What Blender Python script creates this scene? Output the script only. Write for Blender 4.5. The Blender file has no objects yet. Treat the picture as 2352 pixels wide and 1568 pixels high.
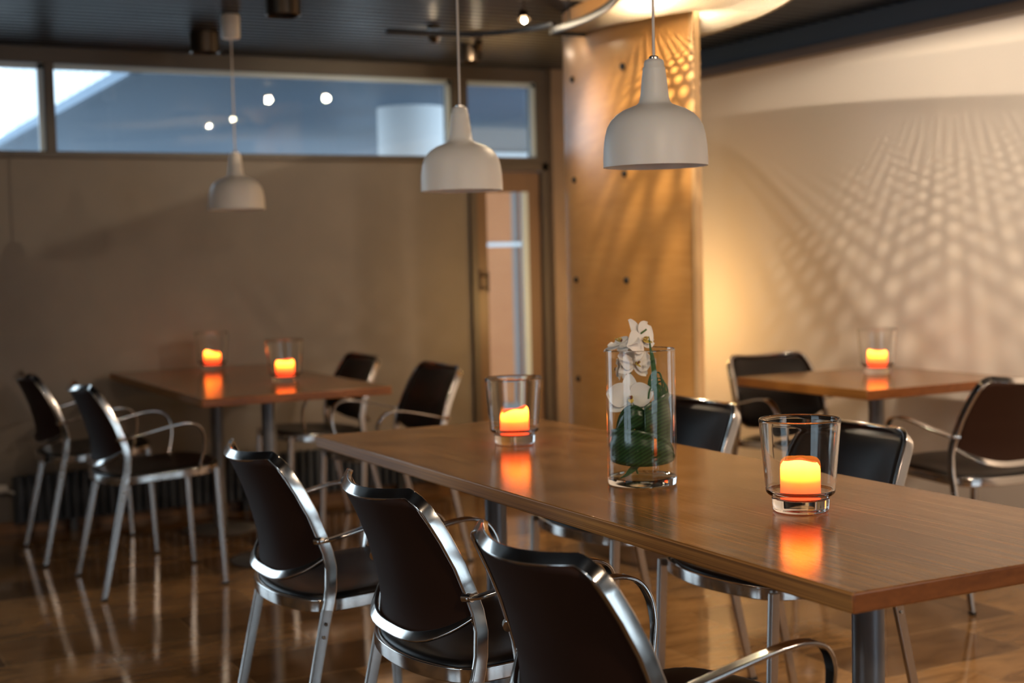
import bpy, bmesh, math, random
from mathutils import Vector, Matrix, noise
random.seed(7)
C = bpy.context.scene.collection
sc = bpy.context.scene
PI = math.pi

# ---------------------------------------------------------------- camera
F_PX, YAW, PITCH, ROLL, CAM_H = 3252.0, 0.4849, 0.0604, -0.0237, 1.255
cam_d = bpy.data.cameras.new('camera'); cam = bpy.data.objects.new('camera', cam_d); C.objects.link(cam)
f = Vector((math.sin(YAW), math.cos(YAW), 0)); r = Vector((math.cos(YAW), -math.sin(YAW), 0)); u = Vector((0, 0, 1))
f2 = f*math.cos(PITCH) - u*math.sin(PITCH); u2 = u*math.cos(PITCH) + f*math.sin(PITCH)
r3 = r*math.cos(ROLL) + u2*math.sin(ROLL); u3 = u2*math.cos(ROLL) - r*math.sin(ROLL)
cam.matrix_world = Matrix(((r3.x, u3.x, -f2.x, 0), (r3.y, u3.y, -f2.y, 0), (r3.z, u3.z, -f2.z, CAM_H), (0, 0, 0, 1)))
cam_d.sensor_width = 36; cam_d.lens = F_PX/2352*36; cam_d.clip_start = 0.05
cam_d.dof.use_dof = True; cam_d.dof.focus_distance = 2.75; cam_d.dof.aperture_fstop = 2.8
sc.camera = cam

# ---------------------------------------------------------------- world, exposure
w = bpy.data.worlds.new('sky'); sc.world = w; w.use_nodes = True
nt = w.node_tree; bg = nt.nodes['Background']
bg.inputs[0].default_value = (0.76, 0.89, 1.0, 1); bg.inputs[1].default_value = 3.6
sc.view_settings.view_transform = 'Standard'; sc.view_settings.look = 'None'
sc.view_settings.gamma = 1; sc.view_settings.use_curve_mapping = False
sc.view_settings.exposure = 0.12
sc.cycles.max_bounces = 14; sc.cycles.transmission_bounces = 12; sc.cycles.transparent_max_bounces = 12
sc.cycles.sample_clamp_indirect = 6.0

def light(name, kind, loc, power, color, size=0.1, target=None, **kw):
    d = bpy.data.lights.new(name, kind); d.energy = power; d.color = color
    if kind == 'AREA':
        d.shape = 'RECTANGLE'; d.size = size[0]; d.size_y = size[1]
    else:
        d.shadow_soft_size = size
    for k, v in kw.items(): setattr(d, k, v)
    o = bpy.data.objects.new(name, d); C.objects.link(o); o.location = loc
    if target is not None:
        o.rotation_euler = (Vector(target) - Vector(loc)).to_track_quat('-Z', 'Y').to_euler()
    return o
WARM = (1.0, 0.63, 0.30); HAL = (1.0, 0.78, 0.52)
# daylight portals in the real window openings (guide the sky light through them)
def portal(name, loc, size, target):
    o = light(name, 'AREA', loc, 1.0, (1, 1, 1), size, target); o.data.cycles.is_portal = True
portal('daylight_portal', (-0.60, 7.06, 1.15), (1.9, 2.1), (-0.60, 0, 1.15))
portal('daylight_portal', (2.45, 7.06, 2.0), (2.9, 0.42), (2.45, 0, 2.0))
portal('daylight_portal', (2.9, -3.06, 1.25), (2.2, 1.7), (2.9, 5, 1.25))
portal('daylight_portal', (-2.66, 1.8, 1.35), (2.0, 1.5), (5, 1.8, 1.35))

# ---------------------------------------------------------------- materials
def mat(name, color=(.5, .5, .5), rough=.5, metal=0., **kw):
    m = bpy.data.materials.new(name); m.use_nodes = True
    b = m.node_tree.nodes['Principled BSDF']
    b.inputs['Base Color'].default_value = (*color, 1); b.inputs['Roughness'].default_value = rough
    b.inputs['Metallic'].default_value = metal
    for k, v in kw.items():
        b.inputs[k].default_value = v
    return m
def N(m, t, **kw):
    n = m.node_tree.nodes.new(t)
    for k, v in kw.items(): setattr(n, k, v)
    return n
def L(m, a, b): m.node_tree.links.new(a, b)
def B(m): return m.node_tree.nodes['Principled BSDF']
def coords(m, scale=(1, 1, 1), rot=(0, 0, 0)):
    tc = N(m, 'ShaderNodeTexCoord'); mp = N(m, 'ShaderNodeMapping')
    mp.inputs['Scale'].default_value = scale; mp.inputs['Rotation'].default_value = rot
    L(m, tc.outputs['Object'], mp.inputs['Vector']); return mp.outputs['Vector']
def ramp(m, fac, stops):
    r = N(m, 'ShaderNodeValToRGB'); e = r.color_ramp.elements
    while len(e) < len(stops): e.new(0.5)
    for el, (p, c) in zip(e, stops): el.position = p; el.color = (*c, 1)
    L(m, fac, r.inputs['Fac']); return r.outputs['Color']
def bump(m, h, strength=.1, dist=.01):
    b = N(m, 'ShaderNodeBump'); b.inputs['Strength'].default_value = strength; b.inputs['Distance'].default_value = dist
    L(m, h, b.inputs['Height']); L(m, b.outputs['Normal'], B(m).inputs['Normal'])
def noise_tex(m, vec, scale=5, detail=4, rough=.5, dist=0.):
    n = N(m, 'ShaderNodeTexNoise'); n.inputs['Scale'].default_value = scale; n.inputs['Detail'].default_value = detail
    n.inputs['Roughness'].default_value = rough; n.inputs['Distortion'].default_value = dist
    L(m, vec, n.inputs['Vector']); return n.outputs['Fac']
def mixc(m, fac, a, b, mode='MIX'):
    x = N(m, 'ShaderNodeMix', data_type='RGBA', blend_type=mode)
    if isinstance(fac, float): x.inputs[0].default_value = fac
    else: L(m, fac, x.inputs[0])
    for i, v in ((6, a), (7, b)):
        if isinstance(v, tuple): x.inputs[i].default_value = (*v, 1)
        else: L(m, v, x.inputs[i])
    return x.outputs[2]

def wood(name, c1, c2, c3, scale, rough=.25, rot=(0, 0, 0), coat=.0, streak=False):
    m = mat(name, c1, rough)
    v = coords(m, scale, rot)
    n1 = noise_tex(m, v, 1.0, 6, .6, .6)
    col = ramp(m, n1, [(.30, c1), (.5, c2), (.72, c3)])
    n2 = noise_tex(m, v, 4.5, 3, .7)
    col = mixc(m, .35, col, ramp(m, n2, [(.35, c1), (.65, c3)]))
    if streak:
        n4 = noise_tex(m, coords(m, (scale[0]*2.2, scale[1]*.6, scale[2]*2.2), rot), 1.0, 2, .5)
        col = mixc(m, .8, col, ramp(m, n4, [(.36, (.42, .36, .30)), (.47, (1, 1, 1))]), 'MULTIPLY')
    L(m, col, B(m).inputs['Base Color'])
    bump(m, n2, .04, .002)
    B(m).inputs['Coat Weight'].default_value = coat; B(m).inputs['Coat Roughness'].default_value = .12
    return m

M = {}
M['table_top'] = wood('oiled_wood_top', (.16, .070, .019), (.26, .122, .036), (.37, .185, .06), (64, 1.2, 30), .18, coat=.0, streak=True)
B(M['table_top']).inputs['Specular Tint'].default_value = (1, .62, .38, 1); B(M['table_top']).inputs['Specular IOR Level'].default_value = .55
M['table_side'] = wood('wood_long_edge', (.20, .075, .014), (.44, .19, .038), (.58, .27, .06), (40, 1.2, 230), .45, streak=True)
M['table_end'] = wood('wood_end_grain', (.13, .038, .008), (.20, .062, .013), (.26, .085, .02), (9, 9, 26), .35)
M['column_wood'] = wood('maple_veneer', (.58, .285, .075), (.66, .335, .095), (.72, .385, .125), (1.2, 1.6, 9), .3, coat=.8)
B(M['column_wood']).inputs['Coat Roughness'].default_value = .27
M['frame_wood'] = wood('painted_frame', (.20, .145, .105), (.23, .165, .12), (.26, .19, .14), (3, 3, 2), .45)
M['window_wood'] = mat('dark_taupe_window_frame', (.095, .078, .064), .45)
M['door_frame'] = mat('brown_door_frame', (.17, .105, .065), .4)
M['base_wood'] = mat('brown_skirting', (.20, .09, .03), .4)
M['metal'] = mat('polished_aluminium', (.66, .635, .61), .13, 1.0)
v = coords(M['metal'], (6, 6, 6)); nn = noise_tex(M['metal'], v, 6, 3)
mr = N(M['metal'], 'ShaderNodeMapRange'); mr.inputs['To Min'].default_value = .08; mr.inputs['To Max'].default_value = .2
L(M['metal'], nn, mr.inputs['Value']); L(M['metal'], mr.outputs[0], B(M['metal']).inputs['Roughness'])
M['leg_metal'] = mat('satin_aluminium', (.50, .475, .455), .24, 1.0)
M['grey_metal'] = mat('grey_powder_coated_steel', (.23, .24, .26), .38, .55)
M['black_leather'] = mat('black_leather', (.008, .006, .0055), .40); B(M['black_leather']).inputs['Specular IOR Level'].default_value = .38
nn = noise_tex(M['black_leather'], coords(M['black_leather'], (1, 1, 1)), 420, 2); bump(M['black_leather'], nn, .12, .0006)
M['back_shell'] = mat('dark_brown_back_shell', (.026, .010, .005), .6); B(M['back_shell']).inputs['Specular IOR Level'].default_value = .12
M['screw'] = mat('steel_screw', (.35, .35, .35), .3, 1.0)
M['rubber'] = mat('black_rubber', (.012, .012, .012), .6)
M['opal'] = mat('frosted_opal_glass', (.80, .755, .70), .42)
B(M['opal']).inputs['Subsurface Weight'].default_value = .25; B(M['opal']).inputs['Subsurface Radius'].default_value = (.02, .015, .01)
B(M['opal']).inputs['Subsurface Scale'].default_value = .5
M['cord'] = mat('white_cord', (.72, .64, .57), .5)
M['dark_metal'] = mat('bronze_dark_metal', (.11, .085, .065), .28, .9)
M['black'] = mat('black_inside', (.01, .01, .01), .6)
M['rail'] = mat('blue_black_rail', (.015, .02, .03), .4, .2)
M['sheet'] = mat('cream_perforated_steel', (.36, .30, .215), .45, .2)
M['reflector'] = mat('cream_reflector', (.50, .43, .32), .6)
M['radiator'] = mat('dark_radiator', (.035, .042, .055), .45)
M['white_plastic'] = mat('white_plastic', (.6, .58, .55), .4)
M['concrete'] = mat('pale_concrete', (.45, .40, .34), .7)
M['white_wall'] = mat('cream_plaster', (.74, .67, .58), .75)
n1 = noise_tex(M['white_wall'], coords(M['white_wall'], (1, 1, 1)), 1.3, 3)
L(M['white_wall'], mixc(M['white_wall'], n1, (.70, .635, .575), (.77, .705, .645)), B(M['white_wall']).inputs['Base Color'])
M['grey_wall'] = mat('taupe_plaster', (.27, .225, .19), .6)
gw = M['grey_wall']; n1 = noise_tex(gw, coords(gw, (1, 1, 1)), 1.1, 4, .6)
L(gw, ramp(gw, n1, [(.3, (.185, .165, .15)), (.7, (.255, .222, .195))]), B(gw).inputs['Base Color'])
M['outer_wall'] = mat('room_plaster', (.42, .36, .30), .7)
# ceiling boards: near-black stained, a little glossy; blue of reflected sky put into the colour
cb = mat('black_stained_boards_sky_tint', (.022, .022, .026), .33); M['ceiling'] = cb
n1 = noise_tex(cb, coords(cb, (1.2, 22, 1)), 3, 5, .65)
L(cb, ramp(cb, n1, [(.3, (.004, .006, .010)), (.7, (.016, .022, .036))]), B(cb).inputs['Base Color'])
mr = N(cb, 'ShaderNodeMapRange'); mr.inputs['To Min'].default_value = .22; mr.inputs['To Max'].default_value = .5
L(cb, n1, mr.inputs['Value']); L(cb, mr.outputs[0], B(cb).inputs['Roughness']); bump(cb, n1, .25, .004)
M['soffit'] = mat('blue_grey_soffit_boards', (.10, .165, .25), .6)
M['beam'] = mat('blue_black_beam', (.026, .042, .072), .5)
M['beam_trim'] = mat('brown_beam_trim', (.11, .08, .062), .5)
# polished stone floor
fl = mat('polished_brown_stone', (.2, .12, .06), .1); M['floor'] = fl
v = coords(fl, (1, 1, 1))
br = N(fl, 'ShaderNodeTexBrick'); br.offset = .5; br.inputs['Scale'].default_value = 1.0
br.inputs['Brick Width'].default_value = .62; br.inputs['Row Height'].default_value = .31
br.inputs['Mortar Size'].default_value = .0022; br.inputs['Mortar Smooth'].default_value = .2; br.inputs['Bias'].default_value = -.1
br.inputs['Color1'].default_value = (.12, .065, .03, 1); br.inputs['Color2'].default_value = (.38, .22, .095, 1)
br.inputs['Mortar'].default_value = (.30, .20, .11, 1)
L(fl, v, br.inputs['Vector'])
n1 = noise_tex(fl, coords(fl, (1.4, 4.5, 1)), 2.2, 8, .62, 1.8)
vein = ramp(fl, n1, [(.30, (.35, .27, .20)), (.48, (.85, .80, .72)), (.56, (1.05, 1.0, .92)), (.72, (.62, .52, .42))])
L(fl, mixc(fl, .85, br.outputs['Color'], vein, 'MULTIPLY'), B(fl).inputs['Base Color'])
B(fl).inputs['Specular IOR Level'].default_value = .75
n3 = noise_tex(fl, v, 5, 3); mr = N(fl, 'ShaderNodeMapRange'); mr.inputs['To Min'].default_value = .05; mr.inputs['To Max'].default_value = .13
L(fl, n3, mr.inputs['Value']); L(fl, mr.outputs[0], B(fl).inputs['Roughness'])
bump(fl, n3, .05, .004)
# glass
def glass(name, tint=(1, 1, 1), ior=1.47, rough=0.):
    m = bpy.data.materials.new(name); m.use_nodes = True; m.node_tree.nodes.clear()
    g = N(m, 'ShaderNodeBsdfGlass'); g.inputs['Color'].default_value = (*tint, 1); g.inputs['IOR'].default_value = ior
    g.inputs['Roughness'].default_value = rough
    o = N(m, 'ShaderNodeOutputMaterial'); L(m, g.outputs[0], o.inputs[0]); return m
M['glass'] = glass('clear_pressed_glass', (.99, .99, .985), 1.38)
M['vase_glass'] = glass('clear_vase_glass', (.985, .99, .985))
def thin_glass(name, tint):
    m = bpy.data.materials.new(name); m.use_nodes = True; m.node_tree.nodes.clear()
    t = N(m, 'ShaderNodeBsdfTransparent'); t.inputs[0].default_value = (*tint, 1)
    g = N(m, 'ShaderNodeBsdfGlossy'); g.inputs['Roughness'].default_value = .0; g.inputs[0].default_value = (1, 1, 1, 1)
    fr = N(m, 'ShaderNodeFresnel'); fr.inputs[0].default_value = 1.5
    geo = N(m, 'ShaderNodeNewGeometry'); ff = N(m, 'ShaderNodeMath', operation='MULTIPLY')
    inv = N(m, 'ShaderNodeMath', operation='SUBTRACT'); inv.inputs[0].default_value = 1.0; L(m, geo.outputs['Backfacing'], inv.inputs[1])
    L(m, fr.outputs[0], ff.inputs[0]); L(m, inv.outputs[0], ff.inputs[1])
    x = N(m, 'ShaderNodeMixShader'); L(m, ff.outputs[0], x.inputs[0]); L(m, t.outputs[0], x.inputs[1]); L(m, g.outputs[0], x.inputs[2])
    o = N(m, 'ShaderNodeOutputMaterial'); L(m, x.outputs[0], o.inputs[0]); return m
M['thin_glass'] = thin_glass('thin_clear_glass_wall', (.975, .98, .975))
M['water'] = thin_glass('still_water', (.95, .97, .95))
def pane_mat(name, tint):
    m = bpy.data.materials.new(name); m.use_nodes = True; m.node_tree.nodes.clear()
    t = N(m, 'ShaderNodeBsdfTransparent'); t.inputs[0].default_value = (*tint, 1)
    g = N(m, 'ShaderNodeBsdfGlossy'); g.inputs['Roughness'].default_value = .01
    fr = N(m, 'ShaderNodeFresnel'); fr.inputs[0].default_value = 1.55
    x = N(m, 'ShaderNodeMixShader'); L(m, fr.outputs[0], x.inputs[0]); L(m, t.outputs[0], x.inputs[1]); L(m, g.outputs[0], x.inputs[2])
    o = N(m, 'ShaderNodeOutputMaterial'); L(m, x.outputs[0], o.inputs[0]); return m
M['pane'] = pane_mat('window_glazing', (.90, .94, .96))
M['glass_edge'] = mat('pale_blue_frame_reveal', (.55, .68, .78), .35)
def emit(name, color, s):
    m = mat(name, (.8, .7, .5), .5); B(m).inputs['Emission Color'].default_value = (*color, 1)
    B(m).inputs['Emission Strength'].default_value = s; return m
M['bulb'] = emit('halogen_bulb', (1, .78, .45), 90)
# LED wax candle: glowing wax, hot yellow above, orange-red at the foot
cw = mat('glowing_wax', (.75, .35, .12), .45); M['wax'] = cw
tc = N(cw, 'ShaderNodeTexCoord'); sx = N(cw, 'ShaderNodeSeparateXYZ'); L(cw, tc.outputs['Object'], sx.inputs[0])
mr = N(cw, 'ShaderNodeMapRange'); mr.inputs['From Min'].default_value = 0; mr.inputs['From Max'].default_value = .078
L(cw, sx.outputs['Z'], mr.inputs['Value'])
col = ramp(cw, mr.outputs[0], [(.0, (1.2, .06, .018)), (.26, (2.4, .14, .035)), (.42, (4.0, .30, .03)), (.54, (7.0, .90, .06)), (.72, (10.0, 1.8, .14)), (1., (12.0, 2.9, .34))])
L(cw, col, B(cw).inputs['Emission Color']); B(cw).inputs['Emission Strength'].default_value = 1.15
M['wax_inside'] = emit('orange_wax_lip', (1.5, .16, .035), 1.0); B(M['wax_inside']).inputs['Base Color'].default_value = (.5, .10, .03, 1)
M['petal'] = mat('white_orchid_petal', (.83, .80, .76), .45)
B(M['petal']).inputs['Subsurface Weight'].default_value = .3; B(M['petal']).inputs['Subsurface Radius'].default_value = (.01, .01, .008)
M['lip'] = mat('yellow_orchid_lip', (.70, .52, .12), .5)
M['lip_dark'] = mat('maroon_orchid_throat', (.22, .06, .05), .5)
lf = mat('dark_glossy_leaf', (.02, .06, .018), .3); M['leaf'] = lf
wv = N(lf, 'ShaderNodeTexWave'); wv.inputs['Scale'].default_value = 45; wv.inputs['Distortion'].default_value = .6; wv.bands_direction = 'Z'
L(lf, coords(lf, (1, 1, 1), (.5, .3, .4)), wv.inputs['Vector'])
L(lf, ramp(lf, wv.outputs['Fac'], [(.2, (.012, .040, .012)), (.8, (.03, .085, .022))]), B(lf).inputs['Base Color'])
M['grass'] = mat('green_grass_blade', (.045, .12, .035), .4)
M['stem'] = mat('green_stem', (.09, .17, .05), .45)
M['out_white'] = mat('white_outdoor_paint', (.90, .93, .95), .6)
M['out_ground'] = mat('outdoor_paving', (.30, .30, .30), .8)
M['out_peach'] = wood('outdoor_peach_panels', (.55, .17, .035), (.60, .20, .05), (.66, .24, .07), (1, 1, 2), .5)
M['out_beige'] = mat('outdoor_grey_render', (.34, .32, .31), .8)

# ---------------------------------------------------------------- helpers
def tag(o, label=None, cat=None, group=None, kind=None):
    if label: o['label'] = label
    if cat: o['category'] = cat
    if group: o['group'] = group
    if kind: o['kind'] = kind
    return o
def empty(name, loc=(0, 0, 0), rz=0., **kw):
    o = bpy.data.objects.new(name, None); C.objects.link(o); o.location = loc; o.rotation_euler = (0, 0, rz)
    o.empty_display_size = .1
    return tag(o, **kw)
class MB:
    def __init__(s): s.v = []; s.f = []; s.m = []
    def add(s, vs, fs, mi=0):
        k = len(s.v); s.v += [tuple(p) for p in vs]; s.f += [tuple(i + k for i in q) for q in fs]; s.m += [mi]*len(fs)
    def box(s, a, b, mi=0):
        (x0, y0, z0), (x1, y1, z1) = a, b
        vs = [(x0, y0, z0), (x1, y0, z0), (x1, y1, z0), (x0, y1, z0), (x0, y0, z1), (x1, y0, z1), (x1, y1, z1), (x0, y1, z1)]
        s.add(vs, [(0, 3, 2, 1), (4, 5, 6, 7), (0, 1, 5, 4), (1, 2, 6, 5), (2, 3, 7, 6), (3, 0, 4, 7)], mi)
    def lathe(s, prof, c=(0, 0, 0), n=48, mi=0, cap=False):
        vs = []; fs = []
        for (rr, z) in prof:
            for i in range(n):
                a = 2*PI*i/n; vs.append((c[0] + rr*math.cos(a), c[1] + rr*math.sin(a), c[2] + z))
        m = len(prof)
        for j in range(m - 1):
            for i in range(n):
                fs.append((j*n + i, j*n + (i + 1) % n, (j + 1)*n + (i + 1) % n, (j + 1)*n + i))
        s.add(vs, fs, mi)
        if cap:
            k = len(s.v) - m*n
            s.f.append(tuple(k + i for i in reversed(range(n)))); s.m.append(mi)
            s.f.append(tuple(k + (m - 1)*n + i for i in range(n))); s.m.append(mi)
    def sweep(s, pts, wides, w, h, closed=False, mi=0, bev=.25):
        """sweep a rounded rectangle; w along the wide axis, h along the other"""
        n = len(pts); P = [Vector(p) for p in pts]; ring = []
        for i in range(n):
            a = P[i - 1] if (i > 0 or closed) else P[i]; b = P[(i + 1) % n] if (i < n - 1 or closed) else P[i]
            T = (b - a).normalized(); W = Vector(wides[i] if isinstance(wides, list) else wides)
            W = (W - T*W.dot(T)).normalized(); H = T.cross(W)
            ww = (w[i] if isinstance(w, list) else w)/2; hh = (h[i] if isinstance(h, list) else h)/2
            bb = min(ww, hh)*2*bev
            cs = []
            for (sx_, sy_, a0) in ((1, 1, 0), (-1, 1, PI/2), (-1, -1, PI), (1, -1, 1.5*PI)):
                for k in range(3):
                    t = a0 + k*PI/4
                    cs.append((sx_*(ww - bb) + bb*math.cos(t), sy_*(hh - bb) + bb*math.sin(t)))
            ring.append([P[i] + W*x + H*y for x, y in cs])
        m = 12; vs = [q for rg in ring for q in rg]; fs = []
        for j in range(n if closed else n - 1):
            k = (j + 1) % n
            for i in range(m):
                fs.append((j*m + i, j*m + (i + 1) % m, k*m + (i + 1) % m, k*m + i))
        if not closed:
            fs.append(tuple(reversed(range(m)))); fs.append(tuple((n - 1)*m + i for i in range(m)))
        s.add(vs, fs, mi)
    def tube(s, pts, rad, n=10, mi=0):
        P = [Vector(p) for p in pts]; vs = []; fs = []
        up = Vector((0.13, 0.21, 1)).normalized()
        for i, p in enumerate(P):
            T = (P[min(i + 1, len(P) - 1)] - P[max(i - 1, 0)]).normalized()
            A = T.cross(up)
            if A.length < .2: A = T.cross(Vector((1, .1, 0)))
            A.normalize(); Bv = T.cross(A); rr = rad[i] if isinstance(rad, list) else rad
            for k in range(n):
                t = 2*PI*k/n; vs.append(p + A*math.cos(t)*rr + Bv*math.sin(t)*rr)
        for j in range(len(P) - 1):
            for k in range(n): fs.append((j*n + k, j*n + (k + 1) % n, (j + 1)*n + (k + 1) % n, (j + 1)*n + k))
        fs.append(tuple(reversed(range(n)))); fs.append(tuple((len(P) - 1)*n + k for k in range(n)))
        s.add(vs, fs, mi)
    def build(s, name, mats, parent=None, smooth=True, bevel=0, sub=0, angle=40, solid=0, wn=False, **kw):
        me = bpy.data.meshes.new(name); me.from_pydata(s.v, [], s.f)
        if not isinstance(mats, (list, tuple)): mats = [mats]
        for m in mats: me.materials.append(m)
        me.polygons.foreach_set('material_index', s.m)
        bm = bmesh.new(); bm.from_mesh(me); bmesh.ops.recalc_face_normals(bm, faces=bm.faces)
        if smooth:
            for e in bm.edges:
                if len(e.link_faces) == 2 and e.calc_face_angle(0) > math.radians(angle): e.smooth = False
            for fc in bm.faces: fc.smooth = True
        bm.to_mesh(me); bm.free()
        o = bpy.data.objects.new(name, me); C.objects.link(o)
        if parent: o.parent = parent
        if solid:
            md = o.modifiers.new('solid', 'SOLIDIFY'); md.thickness = solid; md.offset = 0
        if bevel:
            md = o.modifiers.new('bevel', 'BEVEL'); md.width = bevel; md.segments = 3; md.limit_method = 'ANGLE'; md.harden_normals = False
        if wn:
            md = o.modifiers.new('wn', 'WEIGHTED_NORMAL'); md.weight = 100; md.keep_sharp = True
        if sub:
            md = o.modifiers.new('sub', 'SUBSURF'); md.levels = sub; md.render_levels = sub
        return tag(o, **kw)
def copy_tree(o, parent=None):
    c = o.copy(); C.objects.link(c); c.parent = parent
    for ch in list(o.children): copy_tree(ch, c)
    return c
def cr(pts, n=6):
    """Catmull-Rom through the points"""
    P = [Vector(p) for p in pts]; out = []
    for i in range(len(P) - 1):
        p0 = P[max(i - 1, 0)]; p1 = P[i]; p2 = P[i + 1]; p3 = P[min(i + 2, len(P) - 1)]
        for k in range(n):
            t = k/n
            out.append(.5*((2*p1) + (p2 - p0)*t + (2*p0 - 5*p1 + 4*p2 - p3)*t*t + (3*p1 - p0 - 3*p2 + p3)*t*t*t))
    out.append(P[-1]); return out
def interp(tab, x):
    for (a, va), (b, vb) in zip(tab, tab[1:]):
        if x <= b: return va + (vb - va)*max(0, (x - a))/(b - a)
    return tab[-1][1]
def sbox(name, a, b, m, parent=None, bevel=0, **kw):
    q = MB(); q.box(a, b); return q.build(name, m, parent, smooth=bool(bevel), bevel=bevel, **kw)
def struct(name, a, b, m, bevel=0): return sbox(name, a, b, m, None, bevel, kind='structure')

# ---------------------------------------------------------------- room shell
CEIL = 2.29; YW = 7.0; XR = 4.38; XL = -2.6; YB = -3.0
struct('floor', (XL - .2, YB - .2, -.1), (XR + .2, YW + .12, 0), M['floor'])
q = MB()                                             # chamfered ceiling boards running along the back wall
y = YB
while y < YW:
    y1 = min(y + .068, YW + .1); c_ = .013
    sec = [(y, CEIL + .011), (y + c_, CEIL), (y1 - c_, CEIL + .001), (y1, CEIL + .011), (y1, CEIL + .03), (y, CEIL + .03)]
    q.add([(XL, a, b) for a, b in sec] + [(XR, a, b) for a, b in sec], [(i, (i + 1) % 6, 6 + (i + 1) % 6, 6 + i) for i in range(6)]); y += .080
q.box((XL - .2, YB - .2, CEIL + .02), (XR + .2, YW + .12, CEIL + .08))
q.build('ceiling', M['ceiling'], smooth=False, kind='structure')
# right wall with its beam
struct('wall_right', (XR, YB - .1, 0), (XR + .15, YW + .12, CEIL), M['white_wall'])
q = MB(); q.box((XR - .05, YB, 2.19), (XR, YW, CEIL)); q.build('trim_1', M['beam'], smooth=True, bevel=.004, kind='structure')
q = MB(); q.box((XR - .062, YB, 2.145), (XR, YW, 2.19)); q.build('trim_2', M['beam_trim'], smooth=True, bevel=.004, kind='structure')
# back wall (taupe) below the clerestory
q = MB()
q.box((0.45, YW, 0), (3.44, YW + .1, 1.77)); q.box((XL, YW, 0), (-1.65, YW + .1, CEIL)); q.box((-1.65, YW, 0), (.45, YW + .1, .10))
q.box((4.03, YW, 0), (XR, YW + .1, CEIL)); q.box((.45, YW, 1.77), (.62, YW + .1, CEIL))
q.build('wall_back', M['grey_wall'], smooth=False, kind='structure')
# clerestory frame: one continuous frame with its mullions
q = MB()
q.box((.62, YW - .02, 1.77), (3.95, YW + .1, 1.802)); q.box((.62, YW - .03, 2.215), (3.95, YW + .1, CEIL))
for a, b in ((.62, .66), (1.217, 1.263), (3.345, 3.44), (3.868, 3.93)): q.box((a, YW - .02, 1.80), (b, YW + .1, 2.218))
q.build('trim_3', M['window_wood'], smooth=True, bevel=.003, kind='structure')
struct('trim_4', (3.93, YW - .08, 0), (4.03, YW + .1, CEIL), M['frame_wood'], .004)      # tall post beside the column
# panes
k = 0
for a, b in ((.66, 1.217), (1.263, 3.345), (3.44, 3.868)):
    k += 1; wn = empty('window_%d' % k, ((a + b)/2, YW + .04, 1.8), kind='structure')
    p = MB(); p.box((a - (a + b)/2, -.003, 0), (b - (a + b)/2, .003, .42)); p.build('pane', M['pane'], wn, smooth=False)
    p = MB(); p.box((b - (a + b)/2 - .028, -.045, 0), (b - (a + b)/2 - .002, -.02, .415)); p.box((a - (a + b)/2, -.045, .39), (b - (a + b)/2, -.025, .412))
    p.build('window_frame', M['glass_edge'], wn, smooth=False)
# left part of the back wall: large glazing outside the picture
wn = empty('window_4', (-.6, YW + .04, .1), kind='structure')
p = MB(); p.box((-1.05, -.003, 0), (1.05, .003, 2.15)); p.build('pane', M['pane'], wn, smooth=False)
p = MB()
for x in (-1.05, -.03, .99): p.box((x, -.05, 0), (x + .06, .05, 2.19))
p.box((-1.05, -.05, 0), (1.05, .05, .06)); p.box((-1.05, -.05, 2.13), (1.05, .05, 2.19)); p.build('window_frame', M['frame_wood'], wn, smooth=False)
# left wall with a window, wall behind the camera with a window
q = MB()
q.box((XL - .12, YB, 0), (XL, .8, CEIL)); q.box((XL - .12, 2.8, 0), (XL, YW + .1, CEIL)); q.box((XL - .12, .8, 0), (XL, 2.8, .6)); q.box((XL - .12, .8, 2.1), (XL, 2.8, CEIL))
q.build('wall_left', M['outer_wall'], smooth=False, kind='structure')
wn = empty('window_5', (XL - .06, 1.8, .6), kind='structure')
p = MB(); p.box((-.003, -1, 0), (.003, 1, 1.5)); p.build('pane', M['pane'], wn, smooth=False)
p = MB()
for y in (-1.0, -.03, .94): p.box((-.05, y, 0), (.05, y + .06, 1.5))
p.box((-.05, -1, 0), (.05, 1, .05)); p.box((-.05, -1, 1.45), (.05, 1, 1.5)); p.build('window_frame', M['frame_wood'], wn, smooth=False)
q = MB()
q.box((XL - .12, YB - .1, 0), (1.8, YB, CEIL)); q.box((4.0, YB - .1, 0), (XR + .15, YB, CEIL)); q.box((1.8, YB - .1, 0), (4.0, YB, .4)); q.box((1.8, YB - .1, 2.1), (4.0, YB, CEIL))
q.build('wall_front', M['outer_wall'], smooth=False, kind='structure')
wn = empty('window_6', (2.9, YB - .05, .4), kind='structure')
p = MB(); p.box((-1.1, -.003, 0), (1.1, .003, 1.7)); p.build('pane', M['pane'], wn, smooth=False)
p = MB()
for x in (-1.1, -.5, .1, .7, 1.04): p.box((x, -.05, 0), (x + .06, .05, 1.7))
p.box((-1.1, -.05, 0), (1.1, .05, .05)); p.box((-1.1, -.05, 1.65), (1.1, .05, 1.7)); p.build('window_frame', M['frame_wood'], wn, smooth=False)
struct('baseboard_back', (.45, YW - .015, 0), (3.44, YW, .055), M['base_wood'])
struct('baseboard_right', (XR - .014, YB, 0), (XR, YW, .06), M['beam_trim'])
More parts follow.
